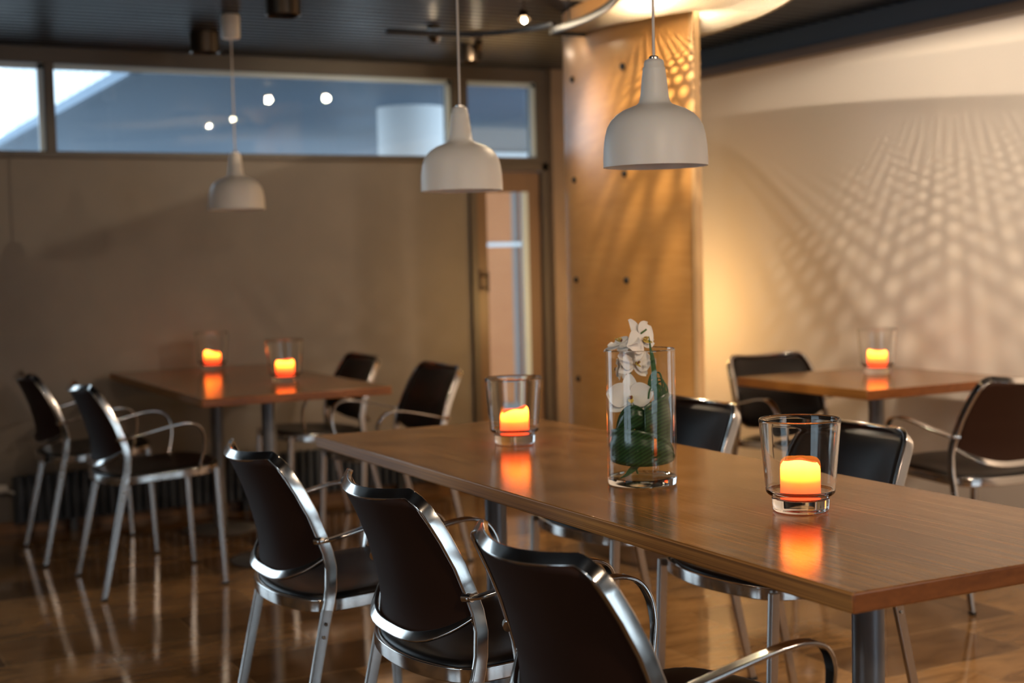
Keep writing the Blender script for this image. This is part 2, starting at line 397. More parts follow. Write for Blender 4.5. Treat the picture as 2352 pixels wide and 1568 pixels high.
# door
dr = empty('door_1', (3.685, YW, 0), kind='structure')
p = MB()
p.box((-.245, -.025, 0), (-.205, .09, 1.77)); p.box((.205, -.025, 0), (.245, .09, 1.77)); p.box((-.245, -.025, 1.725), (.245, .09, 1.77))
p.build('door_frame', M['window_wood'], dr, smooth=True, bevel=.003)
p = MB()
p.box((-.2, .0, .01), (-.135, .05, 1.72)); p.box((.125, .0, .01), (.2, .05, 1.72)); p.box((-.135, .0, 1.61), (.125, .05, 1.72)); p.box((-.135, .0, .01), (.125, .05, .22))
p.build('door_leaf', M['door_frame'], dr, smooth=True, bevel=.003)
p = MB(); p.box((-.135, .022, .22), (.125, .028, 1.61)); p.build('door_glass', M['pane'], dr, smooth=False)
p = MB(); p.box((.088, .0, .22), (.125, .022, 1.61)); p.build('glazing_bead', M['glass_edge'], dr, smooth=False, label='pale blue glazing bead')
p = MB(); p.tube([(-.165, -.05, 1.06), (-.165, -.05, 1.12), (-.165, -.05, 1.17)], .009); p.tube([(-.165, -.05, 1.08), (-.165, .01, 1.08)], .007); p.tube([(-.165, -.05, 1.15), (-.165, .01, 1.15)], .007)
p.build('door_handle', M['dark_metal'], dr)
p = MB()
for z in (.25, 1.5): p.tube([(.203, -.03, z), (.203, -.03, z + .09)], .009)
p.build('hinge', M['dark_metal'], dr)

# ---------------------------------------------------------------- outside, beyond the glazing
struct('floor_outside', (-8, YW + .12, -.12), (14, 20, -.02), M['out_ground'])
q = MB()
y = YW + .14
while y < 13.5:
    x0 = XL - .3 if y < 7.75 else 1.86
    q.box((x0, y, CEIL), (10, y + .085, CEIL + .02)); y += .094
q.box((XL - .3, YW + .12, CEIL + .02), (10, 7.75, CEIL + .09)); q.box((1.86, 7.75, CEIL + .02), (10, 13.6, CEIL + .09))
q.build('ceiling_outside', M['soffit'], smooth=False, kind='structure')
struct('trim_5', (1.80, 7.75, CEIL - .01), (1.86, 13.6, CEIL + .05), M['soffit'])
p = MB(); p.lathe([(.235, 0), (.235, CEIL)], (0, 0, 0), 40, cap=True)
o = p.build('outdoor_column', M['out_white'], label='round white column outside, seen through the high window above the door side', cat='column'); o.location = (4.02, 9.05, 0)
p = MB()
for i in range(26): p.box((i*.09, 0, 0), (i*.09 + .05, .04, 4.4))
p.box((-.05, .04, 0), (2.4, .3, 4.4))
o = p.build('white_building', M['out_white'], smooth=False, label='white ribbed building against the sky beyond the left end of the high window', cat='building'); o.location = (2.35, 15.5, 0)
p = MB(); p.box((0, 0, 0), (1.05, .12, 2.13))
o = p.build('low_pale_wall', M['out_white'], smooth=True, bevel=.01, label='low pale wall outside, under the soffit beyond the high window', cat='wall'); o.location = (3.35, 11.4, 0)
fc = empty('outdoor_facade', (4.42, 9.9, 0), label='beige and peach facade outside, seen through the narrow door glass', cat='facade')
p = MB(); p.box((0, 0, 0), (3.6, .15, 2.25)); p.build('wall', M['out_beige'], fc, smooth=False)
p = MB(); p.box((0, -.05, 2.0), (3.6, 0, 2.06)); p.build('white_band', M['out_white'], fc, smooth=False)
for i in range(6):
    p = MB(); p.box((.28 + i*.30, -.03, .1), (.50 + i*.30, 0, 1.95)); p.build('panel', M['out_peach'], fc, smooth=False)
p = MB(); p.box((.0, -.06, 1.33), (3.4, -.03, 1.36)); p.build('rail', M['out_white'], fc, smooth=False)

# ---------------------------------------------------------------- beam panel and radiator
rd = empty('radiator', (.99, 6.93, 0), label='long low dark ribbed radiator along the foot of the taupe wall', cat='radiator')
p = MB(); p.box((0, -.012, .055), (2.25, .03, .275)); p.build('body', M['radiator'], rd, smooth=False)
p = MB(); x = .01
while x < 2.24: p.box((x, -.045, .06), (x + .022, -.012, .285)); x += .042
p.build('fins', M['radiator'], rd, smooth=True, bevel=.004)
for x in (.25, 1.1, 1.95):
    p = MB(); p.box((x, -.02, 0), (x + .03, .02, .06)); p.build('foot', M['radiator'], rd, smooth=False)
p = MB(); p.tube([(0, -.01, .20), (-.045, -.01, .22)], .008); p.tube([(-.03, -.01, .225), (-.095, -.01, .225)], [.02, .024]); p.build('valve', M['white_plastic'], rd, label='pale round thermostat valve')

# ---------------------------------------------------------------- curved wooden column
col_o = empty('wooden_column', (3.0, 4.89, 0), label='tall curved maple veneer column with dark bolts between the door and the cream wall', cat='column')
R0 = 1.13; HALF = .465
def arc_pt(s, off=0.):
    a = s/R0; rr = R0 - off
    return (R0 - rr*math.cos(a), rr*math.sin(a))          # apex at x=0 bulging to -x, s along y
def shell(off0, off1, s0, s1, z0, z1, n=40):
    p = MB(); o_ = []; i_ = []
    for k in range(n + 1):
        s = s0 + (s1 - s0)*k/n; o_.append(arc_pt(s, off0)); i_.append(arc_pt(s, off1))
    ring = o_ + i_[::-1]; m = len(ring)
    vs = [(x, y_, z0) for x, y_ in ring] + [(x, y_, z1) for x, y_ in ring]
    fs = [(i, (i + 1) % m, (i + 1) % m + m, i + m) for i in range(m)]
    for k in range(n):
        a, b, c, d = k, k + 1, m - 2 - k, m - 1 - k
        fs.append((a, b, c, d)); fs.append((a + m, d + m, c + m, b + m))
    p.add(vs, fs); return p
shell(0, .03, -HALF - .028, HALF, .09, 2.28).build('veneer_panel', M['column_wood'], col_o, angle=50)
shell(-.004, .045, -HALF - .045, -HALF - .028, .09, 2.28, 3).build('edge_strip', wood('edge_maple', (.60, .36, .15), (.66, .42, .2), (.7, .46, .24), (3, 3, 2), .35), col_o, angle=50, label='paler edge strip')
shell(.03, .06, -HALF - .02, HALF - .01, 0, .095).build('metal_plinth', M['leg_metal'], col_o, angle=50)
p = MB(); p.lathe([(.14, 0), (.14, CEIL)], (.33, .12, 0), 32, cap=True); p.build('concrete_core', M['concrete'], col_o)
for z in (1.983, 1.566, 1.148, .73, .31):
    for s in (-.16, .262):
        x, y_ = arc_pt(s)
        p = MB(); p.lathe([(.001, 0), (.013, 0), (.013, .007), (.009, .012), (.001, .012)], (0, 0, 0), 16)
        b = p.build('bolt', M['black'], col_o); b.rotation_euler = (0, -PI/2, 0); b.location = (x + .001, y_, z)

# ---------------------------------------------------------------- perforated curved canopy with halogen lamps
AC = Vector((1.29, 4.95, 2.15)); RI, RO = 1.565, 2.2
cp = empty('perforated_canopy', (AC.x, AC.y, AC.z), label='curved band of cream perforated metal under the ceiling in front of the wooden column', cat='canopy')
TH0, TH1 = math.radians(-62), math.radians(1.5)
q = MB(); pit = .0108; rh = .0040; j = 0
yy = -RO
c6 = [(math.cos(PI/6 + k*PI/3), math.sin(PI/6 + k*PI/3)) for k in range(6)]
Rc = pit/math.sqrt(3)
while yy < .06:
    xx = .6 + (j % 2)*pit/2
    while xx < RO:
        rr = math.hypot(xx, yy); th = math.atan2(yy, xx)
        if RI + .01 < rr < RO - .01 and TH0 < th < TH1:
            vs = [(xx + Rc*a, yy + Rc*b, 0) for a, b in c6] + [(xx + rh*a, yy + rh*b, 0) for a, b in c6] + [(xx + rh*a, yy + rh*b, .0016) for a, b in c6]
            q.add(vs, [(i, (i + 1) % 6, 6 + (i + 1) % 6, 6 + i) for i in range(6)] + [(6 + i, 6 + (i + 1) % 6, 12 + (i + 1) % 6, 12 + i) for i in range(6)])
        xx += pit
    yy += Rc*1.5; j += 1
q.build('perforated_sheet', M['sheet'], cp, smooth=False)
def ring_arc(rad, z, w_, h_, t0, t1, name, m, par=cp, n=60):
    p = MB(); pts = [(rad*math.cos(t0 + (t1 - t0)*k/n), rad*math.sin(t0 + (t1 - t0)*k/n), z) for k in range(n + 1)]
    p.sweep(pts, (0, 0, 1), h_, w_); return p.build(name, m, par)
ring_arc(RO, .0, .012, .012, TH0, TH1, 'outer_rim', M['sheet'])
ring_arc(RI, .005, .014, .03, TH0, TH1, 'inner_rim', M['rail'])
p = MB(); p.box((RI - .01, .045, -.012), (RI + .20, .062, .012)); p.build('end_bar', M['black'], cp, smooth=False)
for k, th in enumerate((-50, -25, -3)):
    for rr in ((RI, RO) if th < -30 else (RI,)):
        p = MB(); a = math.radians(th); p.tube([(rr*math.cos(a), rr*math.sin(a), .01), (rr*math.cos(a), rr*math.sin(a), .14)], .003, 8); p.build('hanger_rod', M['rail'], cp)
p = MB(); n = 50                                   # reflector panel fixed to the ceiling above the sheet
vs = []
for k in range(n + 1):
    a = TH0 + (TH1 - TH0)*k/n
    for rr in (RI + .02, RO - .02):
        for z in (.128, .136): vs.append((rr*math.cos(a), rr*math.sin(a), z))
fs = []
for k in range(n):
    b = 4*k; fs += [(b, b + 2, b + 6, b + 4), (b + 1, b + 5, b + 7, b + 3), (b, b + 4, b + 5, b + 1), (b + 2, b + 3, b + 7, b + 6)]
fs += [(0, 1, 3, 2), (4*n, 4*n + 2, 4*n + 3, 4*n + 1)]
p.add(vs, fs); p.build('reflector_panel', M['reflector'], cp, smooth=False)
p = MB(); p.tube(cr([(1.567, .045, .03), (1.55, .15, .03), (1.50, .26, .03), (1.40, .37, .03), (1.26, .42, .03), (1.0, .43, .03)], 8), .011, 12); p.build('curved_track', M['rail'], cp)
# halogen capsules above the sheet
def capsule(loc, name='halogen_capsule', par=None, **kw):
    p = MB(); p.lathe([(.0005, -.008), (.003, -.006), (.004, 0), (.003, .006), (.0005, .008)], (0, 0, 0), 12)
    o = p.build(name, M['bulb'], par, **kw); o.location = loc; return o
for (lx, ly, lz, pw) in ((3.14, 4.40, 2.240, 30), (3.12, 3.78, 2.240, 24), (2.82, 4.24, 2.212, 40)):
    o = capsule((lx - AC.x, ly - AC.y, lz - AC.z + .014), 'halogen_capsule', cp)
    light('halogen_light', 'SPOT', (lx, ly, lz), pw, (1, .84, .63) if lx > 3 else HAL, .002, (lx, ly, 0), spot_size=math.radians(175), spot_blend=.1)
for th in (-8, -22, -36, -50):                     # fill lights added inside the canopy to brighten the reflector panel
    a = math.radians(th); lp = (AC.x + 1.88*math.cos(a), AC.y + 1.88*math.sin(a), 2.17)
    light('canopy_fill_light', 'AREA', lp, .8, HAL, (.5, .4), (lp[0], lp[1], 3)).data.spread = math.radians(170)
# warm lamp on the back of the column washing the cream wall
light('wall_wash', 'POINT', (3.86, 6.1, .95), 17, (1.0, .58, .20), .05)


# ceiling fittings
def downlight(loc, rad, h, label):
    o = empty('ceiling_downlight', loc, label=label, cat='ceiling light', group=None)
    p = MB(); p.lathe([(rad, 0), (rad, -h), (rad - .004, -h - .003), (rad - .008, -h), (rad - .008, -.01)], (0, 0, 0), 40); p.build('housing', M['dark_metal'], o)
    p = MB(); p.lathe([(.0005, -h + .02), (rad - .008, -h + .02)], (0, 0, 0), 40); p.build('lens', M['black'], o)
downlight((1.83, 5.31, CEIL), .068, .085, 'dark cylindrical downlight at the top edge, between the two rear pendant lamps')
downlight((1.81, 6.34, CEIL), .066, .088, 'dark cylindrical downlight just left of the furthest pendant cup, above the high window')
downlight((3.12, 6.28, CEIL), .052, .08, 'small dark cylindrical downlight near the ceiling beside the cord of the middle pendant')
def spotlamp(loc, direction, label, power, bulb=True, size=.035):
    o = empty('ceiling_spotlight', (loc[0], loc[1], CEIL), label=label, cat='spotlight')
    p = MB(); p.tube([(0, 0, 0), (0, 0, loc[2] - CEIL + .02)], .005, 8); p.lathe([(.0005, 0), (.03, 0), (.03, -.012), (.0005, -.012)], (0, 0, 0), 24); p.build('stem', M['dark_metal'], o)
    d = Vector(direction).normalized()
    p = MB(); p.lathe([(.0005, .045), (.016, .04), (.026, .0), (.024, -.0), (.012, .03), (.0005, .035)], (0, 0, 0), 24)
    h = p.build('shade', M['dark_metal'], o); h.rotation_euler = (-d).to_track_quat('Z', 'Y').to_euler(); h.location = (0, 0, loc[2] - CEIL)
    p = MB(); p.lathe([(.0005, -.010), (.008, -.006), (.010, 0), (.008, .008), (.0005, .012)], (0, 0, 0), 16)
    h2 = p.build('bulb', M['bulb'], o); h2.location = Vector((0, 0, loc[2] - CEIL)) + d*.006
    if bulb: light('bulb_glow', 'POINT', Vector(loc) + Vector((0, 0, -.02)), power*.12, HAL, .01)
    light('spot_light', 'SPOT', Vector(loc) + d*.03, power, HAL, .02, Vector(loc) + d*2, spot_size=math.radians(120), spot_blend=.7)
spotlamp((2.75, 5.05, 2.20), (-.1, -.35, -.9), 'lit halogen spotlight hanging from the dark ceiling between the middle and nearest pendants', 14)
spotlamp((2.72, 5.85, 2.235), (0, .8, -.6), 'small ceiling spotlight aimed at the high window, left of two', 5)
spotlamp((3.02, 6.02, 2.235), (.05, .8, -.6), 'small ceiling spotlight aimed at the high window, right of two', 5)
# warm fill lights without fittings, added out of view to brighten the room
for loc, pw, tg in (((3.3, 1.9, 2.05), 135, (3.9, 3.0, 0)), ((.5, 3.2, 2.22), 9, (.7, 4.6, 0)), ((.9, .2, 2.22), 75, (1.3, 1.4, 0)), ((2.9, -.8, 2.22), 70, (3.2, .5, 0)), ((-1.2, 1.4, 2.22), 28, (-.4, 2.2, 0))):
    light('warm_fill_light', 'SPOT', loc, pw, (1.0, .76, .54), .06, tg, spot_size=math.radians(155), spot_blend=.8)

light('warm_fill_light', 'SPOT', (.9, 4.3, 2.22), 38, (1.0, .74, .48), .05, (3.0, 4.95, 1.2), spot_size=math.radians(62), spot_blend=.9)  # unseen fill added to brighten the wooden column

# ---------------------------------------------------------------- pendants
prof = [(.1175, 0), (.1172, .02), (.1160, .045), (.1125, .070), (.1075, .089), (.099, .104), (.087, .1165), (.071, .1265), (.053, .1335), (.041, .138), (.0355, .143), (.0325, .153), (.0305, .17), (.0275, .20), (.0255, .213), (.0257, .2165), (.0250, .2195), (.0230, .2225), (.0225, .229), (.0205, .236), (.016, .2385), (.010, .239)]
def pendant(loc, label, cup_z=CEIL):
    o = empty('pendant_lamp', loc, label=label, cat='pendant lamp', group='white bell pendants hanging in a row')
    p = MB(); inner = [(max(a - .004, .004), b - (.003 if b > .1 else 0)) for a, b in prof]
    p.lathe(prof + inner[::-1][0:0], (0, 0, 0), 64); 
    pr = prof + inner[::-1]; p = MB(); p.lathe(pr + [pr[0]], (0, 0, 0), 64); p.build('lamp_shade', M['opal'], o, angle=60)
    p = MB(); p.lathe([(.0005, .246), (.008, .246), (.011, .243), (.011, .236), (.0005, .236)], (0, 0, 0), 24); p.build('cap', M['metal'], o)
    top = CEIL - loc[2]
    p = MB(); p.tube([(0, 0, .24), (0, 0, (.24 + top)/2), (0, 0, top - .08)], .0031, 10); p.build('cord', M['cord'], o)
    p = MB(); p.lathe([(.0005, 0), (.036, 0), (.0385, -.006), (.0385, -.092), (.034, -.1), (.0005, -.1)], (0, 0, top), 40); p.build('ceiling_cup', M['opal'], o)
    p = MB(); p.lathe([(.0005, .135), (.02, .135), (.022, .15), (.022, .19), (.0005, .195)], (0, 0, 0), 24); p.build('socket', M['white_plastic'], o)
    p = MB(); p.lathe([(.0005, .055), (.018, .062), (.028, .082), (.026, .105), (.014, .128), (.013, .14)], (0, 0, 0), 24); p.build('bulb', M['white_plastic'], o)
pendant((1.784, 2.674, 1.447), 'white bell pendant lamp nearest to us, large in front of the wooden column')
pendant((1.784, 3.672, 1.444), 'white bell pendant lamp in the middle of the row, in front of the door')
pendant((1.784, 5.85, 1.477), 'white bell pendant lamp furthest away, in front of the taupe wall, its ceiling cup visible')

# ---------------------------------------------------------------- tables
def table(name, x0, y0, x1, y1, legs, label, th=.033, pr=.235):
    cx, cy = (x0 + x1)/2, (y0 + y1)/2
    o = empty(name, (cx, cy, 0), label=label, cat='table')
    a, b = (x1 - x0)/2, (y1 - y0)/2
    p = MB(); p.box((-a, -b, .74 - th), (a, b, .74))
    # 0 bottom,1 top, 2 front(-y),3 right,4 back,5 left
    p.m = [1, 0, 2, 1, 2, 1]
    p.build('tabletop', [M['table_top'], M['table_side'], M['table_end']], o, bevel=.0035)
    for lx, ly in legs:
        p = MB(); p.lathe([(.0005, .014), (.03, .014), (.03, .74 - th - .006), (.0005, .74 - th - .006)], (lx - cx, ly - cy, 0), 40); lg = p.build('leg', M['grey_metal'], o)
        p = MB(); p.lathe([(.0005, 0), (pr - .005, 0), (pr, .004), (pr - .01, .01), (.05, .014), (.0005, .014)], (lx - cx, ly - cy, 0), 56); p.build('base_plate', M['grey_metal'], lg)
        p = MB(); p.box((lx - cx - .09, ly - cy - .09, .74 - th - .006), (lx - cx + .09, ly - cy + .09, .74 - th)); p.build('fixing_plate', M['grey_metal'], lg, smooth=False)
    return o
table('dining_table', 1.416, 1.614, 2.153, 3.945, ((1.79, 2.0), (1.78, 3.5)), 'long brown wooden table in the foreground with the flower vase on it')
table('dining_table', 1.447, 5.283, 2.229, 6.90, ((1.85, 5.72), (1.85, 6.5)), 'wooden table against the taupe wall at the left, with two candles', pr=.18)
table('dining_table', 3.495, 3.90, 4.285, 4.67, ((3.90, 4.30),), 'square wooden table by the cream wall at the right, with one candle', .036, .2)

# ---------------------------------------------------------------- chair
POST = [(.43, -.133, .2405), (.45, -.128, .240), (.48, -.122, .239), (.53, -.119, .237), (.57, -.126, .235), (.604, -.137, .232), (.66, -.157, .226), (.714, -.183, .218), (.75, -.203, .211), (.775, -.218, .205), (.81, -.238, .196)]
def post_y(z): return interp([(a, b) for a, b, c in POST], z)
def post_x(z): return interp([(a, c) for a, b, c in POST], z)
def bulge(z): return interp([(.46, .078), (.60, .066), (.80, .046)], z)
def back_point(s, z, off=0.):
    return Vector((s*(post_x(z) - .006), post_y(z) - bulge(z)*(1 - abs(s)**2.2) + off, z))
def make_chair(loc, rz, label):
    o = empty('armchair', loc, rz, label=label, cat='chair')
    # inverted-U back frame, post - top rail - post
    p = MB(); pts = []; wd = []; ww = []; hh = []
    side = [(z, y_, x) for z, y_, x in POST if z <= .76]
    for z, y_, x in side: pts.append(Vector((x, y_, z)))
    # rounded corner and rail
    zt = .797
    for k in range(1, 6):
        a = k/6*PI/2; z = .762 + (zt - .762)*math.sin(a); x = post_x(z) - .038*(1 - math.cos(a)); pts.append(Vector((x, post_y(z), z)))
    xe = post_x(zt) - .040
    for k in range(0, 11):
        s = 1 - k/10
        pts.append(Vector((s*xe, post_y(zt) - .046*(1 - abs(s)**2.0), zt - .010*(1 - s*s))))
    full = pts + [Vector((-v_.x, v_.y, v_.z)) for v_ in pts[:-1][::-1]]
    n = len(full)
    for i, v_ in enumerate(full):
        a = full[max(i - 1, 0)]; b = full[min(i + 1, n - 1)]; T = (b - a).normalized()
        kx = abs(T.x)                                           # 0 on the posts, 1 on the rail
        sg = 1
        Wp = Vector((0, 1, 0)); Wr = Vector((0, .55, .83))
        kk = min(1, max(0, (kx - .25)/.65)); wd.append(Wp*(1 - kk) + Wr*kk)
        ww.append(.0275 - .0035*kk); hh.append(.0135 - .002*kk)
    p.sweep(full, wd, ww, hh, bev=.2); p.build('back_frame', M['metal'], o, angle=60, wn=True)
    # back shell
    p = MB(); NS, NZ = 20, 18; vs = []
    for j in range(NZ + 1):
        for i in range(NS + 1):
            s = -1 + 2*i/NS
            zb = .552 - .060*(1 - abs(s)**3.2); zt_ = .793 - .008*(1 - s*s) - .03*max(0, (abs(s) - .82)/.18)**2
            z = zb + (zt_ - zb)*j/NZ
            q_ = back_point(s, z); q_.x *= .985; vs.append(q_)
    fs = [(j*(NS + 1) + i, j*(NS + 1) + i + 1, (j + 1)*(NS + 1) + i + 1, (j + 1)*(NS + 1) + i) for j in range(NZ) for i in range(NS)]
    p.add(vs, fs); bs = p.build('backrest', M['back_shell'], o, angle=80)
    md = bs.modifiers.new('solid', 'SOLIDIFY'); md.thickness = .012; md.offset = 0
    # padded front of the backrest
    p = MB(); vs = []
    for j in range(NZ + 1):
        for i in range(NS + 1):
            s = (-1 + 2*i/NS)*.955
            zb = .560 - .056*(1 - abs(s)**3.2); zt_ = .790 - .008*(1 - s*s) - .03*max(0, (abs(s) - .80)/.18)**2
            z = zb + (zt_ - zb)*j/NZ
            e = min(1, min(j, NZ - j)/2.5)*min(1, min(i, NS - i)/2.5)
            q_ = back_point(s, z, .009 + .009*e**.5); vs.append(q_)
    p.add(vs, fs); p.build('back_cushion', M['black_leather'], o, angle=80, solid=.003)
    # lower crescent rail of the back
    pts = []; wl = []; hl = []
    for k in range(25):
        s = math.sin(PI/2*(-1 + 2*k/24)); z = .560 - .066*(1 - abs(s)**3.2)
        q_ = back_point(s, z); q_.y = post_y(z) - (bulge(z) + .012)*(1 - abs(s)**3.2); pts.append(q_); t = 1 - abs(s)
        wl.append(.011 + .012*min(1, t*2.5)); hl.append(.009)
    p = MB(); p.sweep(pts, (0, -.50, -.86), wl, hl, bev=.25); p.build('lower_rail', M['metal'], o, angle=60, wn=True)
    # seat ring and seat
    out = []
    for k in range(17):
        s = -1 + 2*k/16; out.append((-.232*s, -.142 - .062*(1 - abs(s)**2.3)))          # rear, from +x to -x
    for k in range(1, 9): out.append((-.234 + .003*k/9*1.0, -.142 + (.19 + .142)*k/9))
    for k in range(21):
        s = -1 + 2*k/20; out.append((.222*s, .215 + .060*(1 - abs(s)**2.0)))
    for k in range(1, 9): out.append((.231 + .003*k/9, .19 - (.19 + .142)*k/9))
    sm = out
    for _ in range(2): sm = [((sm[i - 1][0] + 2*sm[i][0] + sm[(i + 1) % len(sm)][0])/4, (sm[i - 1][1] + 2*sm[i][1] + sm[(i + 1) % len(sm)][1])/4) for i in range(len(sm))]
    def zs(y_): return .437 + .020*(y_ + .2)/.45
    p = MB(); p.sweep([(x, y_, zs(y_)) for x, y_ in sm], (0, 0, 1), .03, .012, closed=True, bev=.22); p.build('seat_frame', M['metal'], o, angle=60, wn=True)
    p = MB(); n = len(sm); cxy = (0, .02); vs = []
    levels = [(.955, -.008), (.968, .006), (.968, .014), (.955, .021), (.90, .024), (.70, .021), (.45, .014), (.2, .011)]
    for sc_, dz in levels:
        for x, y_ in sm: vs.append((cxy[0] + (x - cxy[0])*sc_, cxy[1] + (y_ - cxy[1])*sc_, zs(y_) + dz))
    vs.append((0, .02, zs(.02) + .010)); vs.append((0, .02, zs(.02) - .008))
    fs = [(j*n + i, j*n + (i + 1) % n, (j + 1)*n + (i + 1) % n, (j + 1)*n + i) for j in range(len(levels) - 1) for i in range(n)]
    k0 = (len(levels) - 1)*n
    fs += [(k0 + i, k0 + (i + 1) % n, len(levels)*n) for i in range(n)] + [((i + 1) % n, i, len(levels)*n + 1) for i in range(n)]
    p.add(vs, fs); p.build('seat', M['black_leather'], o, angle=60)
    for s in (1, -1):
        # rear leg
        p = MB(); a = Vector((s*.2405, -.133, .434)); b = Vector((s*.250, -.228, .006)); pts = [a + (b - a)*k/4 for k in range(5)]
        p.sweep(pts, (0, 1, 0), [.0275, .0265, .025, .024, .022], .014, bev=.22); lg = p.build('leg', M['leg_metal'], o, angle=60, wn=True)
        p = MB(); p.box((b.x - .008, b.y - .012, 0), (b.x + .008, b.y + .012, .01)); p.build('foot_cap', M['rubber'], lg, smooth=False)
        for z in (.402, .372):
            yc = -.133 + (-.095)*(.434 - z)/.428
            p = MB(); p.lathe([(.0005, 0), (.0042, 0), (.0042, .0022), (.0028, .003), (.0005, .0016)], (0, 0, 0), 12); sc1 = p.build('screw', M['screw'], lg)
            sc1.rotation_euler = (0, s*PI/2, 0); sc1.location = (s*(.2412 + .0072 + (.434 - z)*.022), yc, z)
        # front leg
        p = MB(); a = Vector((s*.229, .222, .462)); b = Vector((s*.232, .243, .006)); pts = [a + (b - a)*k/4 for k in range(5)]
        p.sweep(pts, (0, 1, 0), [.026, .026, .025, .024, .022], .016, bev=.22); lg = p.build('leg', M['leg_metal'], o, angle=60, wn=True)
        p = MB(); p.box((b.x - .009, b.y - .012, 0), (b.x + .009, b.y + .012, .01)); p.build('foot_cap', M['rubber'], lg, smooth=False)
        # armrest
        X = .244
        path = [(X - .004, -.150, .598), (X + .012, -.122, .603), (X + .019, -.060, .618), (X + .022, .0, .632), (X + .024, .060, .644), (X + .025, .110, .647), (X + .022, .147, .634), (X + .016, .168, .602), (X + .008, .173, .560), (X, .166, .515), (X - .008, .155, .470), (X - .010, .152, .455)]
        pts = [Vector((s*a_, b_, c_)) for a_, b_, c_ in cr(path, 5)]; n_ = len(pts)
        wd = [.012 + .013*min(1, k/8) if k < n_*.62 else .025 - .012*min(1, (k - n_*.62)/(n_*.25)) for k in range(n_)]
        p = MB(); p.sweep(pts, (1, 0, 0), wd, .0080, bev=.3); ar = p.build('armrest', M['metal'], o, angle=60, wn=True)
        p = MB(); p.tube([(s*(X - .016), -.150, .598), (s*(X + .004), -.142, .600)], [.010, .0085], 14); p.build('collar', M['metal'], ar)
    return o
chairs = [
    ((1.268, 3.36, 0), -90, 'black chrome armchair on the near side of the long table, leftmost of three'),
    ((1.318, 2.67, 0), -90, 'black chrome armchair on the near side of the long table, middle of three'),
    ((1.290, 1.975, 0), -90, 'black chrome armchair closest to us, on the near side of the long table'),
    ((2.275, 3.54, 0), 90, 'black armchair across the long table, its backrest right behind the flower vase'),
    ((2.25, 2.81, 0), 90, 'black armchair across the long table, its backrest just right of the nearest candle'),
    ((1.215, 6.363, 0), -90, 'black chrome armchair at the left table, furthest left and nearest the taupe wall'),
    ((1.300, 5.61, 0), -90, 'black chrome armchair at the left table with its whole side and legs in view'),
    ((2.29, 6.31, 0), 90, 'black armchair right of the left table, the further one, half hidden by the tabletop'),
    ((2.30, 5.46, 0), 90, 'black armchair right of the left table, behind the far corner of the long table'),
    ((3.845, 4.70, 0), 180, 'black armchair behind the square table, beside the wooden column, facing us'),
    ((3.83, 3.71, 0), 0, 'black chrome armchair at the square table, its back turned to us'),
]
first = None
for loc, rz, lab in chairs:
    if first is None: first = make_chair(loc, math.radians(rz), lab); c = first
    else:
        c = copy_tree(first); c.location = loc; c.rotation_euler = (0, 0, math.radians(rz)); c['label'] = lab
    c['group'] = 'black and chrome armchairs around the tables'

# ---------------------------------------------------------------- candles in glass
def candle_mesh(seed, style):
    rnd = random.Random(seed); p = MB(); n = 56; R_ = .039
    def top(a):
        if style == 0:
            d = (a - 4.01 + PI) % (2*PI) - PI; return .072 + .006*math.exp(-(d/.75)**2) - .002*math.cos(d - 2.4) + .0045*math.exp(-((abs(d) - PI)/.3)**2)
        if style == 1: return .069 + .007*math.cos(a + 2.4) + .003*math.cos(3*a)
        if style == 2: return .070 + .002*math.cos(2*a) + .002*math.cos(a)
        return .064 + .005*math.cos(a - 2.2) + .004*math.cos(2*a + 1)
    rows = 10; vs = []
    for j in range(rows + 1):
        for i in range(n):
            a = 2*PI*i/n; t = j/rows; h = top(a)
            rr = R_*(1 - .045*max(0, (.08 - t))/.08) if j < 2 else R_
            if t > .8: rr = R_ - .0065*((t - .8)/.2)**2.2
            vs.append((rr*math.cos(a), rr*math.sin(a), h*t))
    fs = [(j*n + i, j*n + (i + 1) % n, (j + 1)*n + (i + 1) % n, (j + 1)*n + i) for j in range(rows) for i in range(n)]
    fs.append(tuple(reversed(range(n)))); p.add(vs, fs, 0)
    vs = []; 
    for j in range(5):
        t = j/4
        for i in range(n):
            a = 2*PI*i/n; rr = (R_ - .0065)*(1 - t*.22); h = top(a); vs.append((rr*math.cos(a), rr*math.sin(a), h*(1 - t) + .052*t - .004*math.sin(PI*t)))
    fs = [(j*n + i, j*n + (i + 1) % n, (j + 1)*n + (i + 1) % n, (j + 1)*n + i) for j in range(4) for i in range(n)]
    k = 4*n; fs.append(tuple(k + i for i in range(n))); p.add(vs, fs, 1)
    me = p.build('candle', [M['wax'], M['wax_inside']], None, angle=50)
    bm = bmesh.new(); bm.from_mesh(me.data); bmesh.ops.remove_doubles(bm, verts=bm.verts, dist=1e-5); bm.to_mesh(me.data); bm.free()
    return me
gp_w = [(.0682, .044), (.0695, .060), (.0745, .115), (.0795, .172), (.0803, .1785), (.0800, .1812), (.0788, .1828), (.0768, .1828), (.0763, .1812), (.0757, .178), (.0750, .168), (.0702, .115), (.0652, .060), (.0640, .044)]
gp_f = [(.0005, 0), (.050, 0), (.0535, .002), (.0548, .006), (.0565, .028), (.0575, .031), (.0635, .0335), (.0672, .038), (.0682, .0438), (.0640, .0438), (.0590, .040), (.0520, .036), (.0495, .031), (.0480, .027), (.044, .0245), (.0005, .0245)]
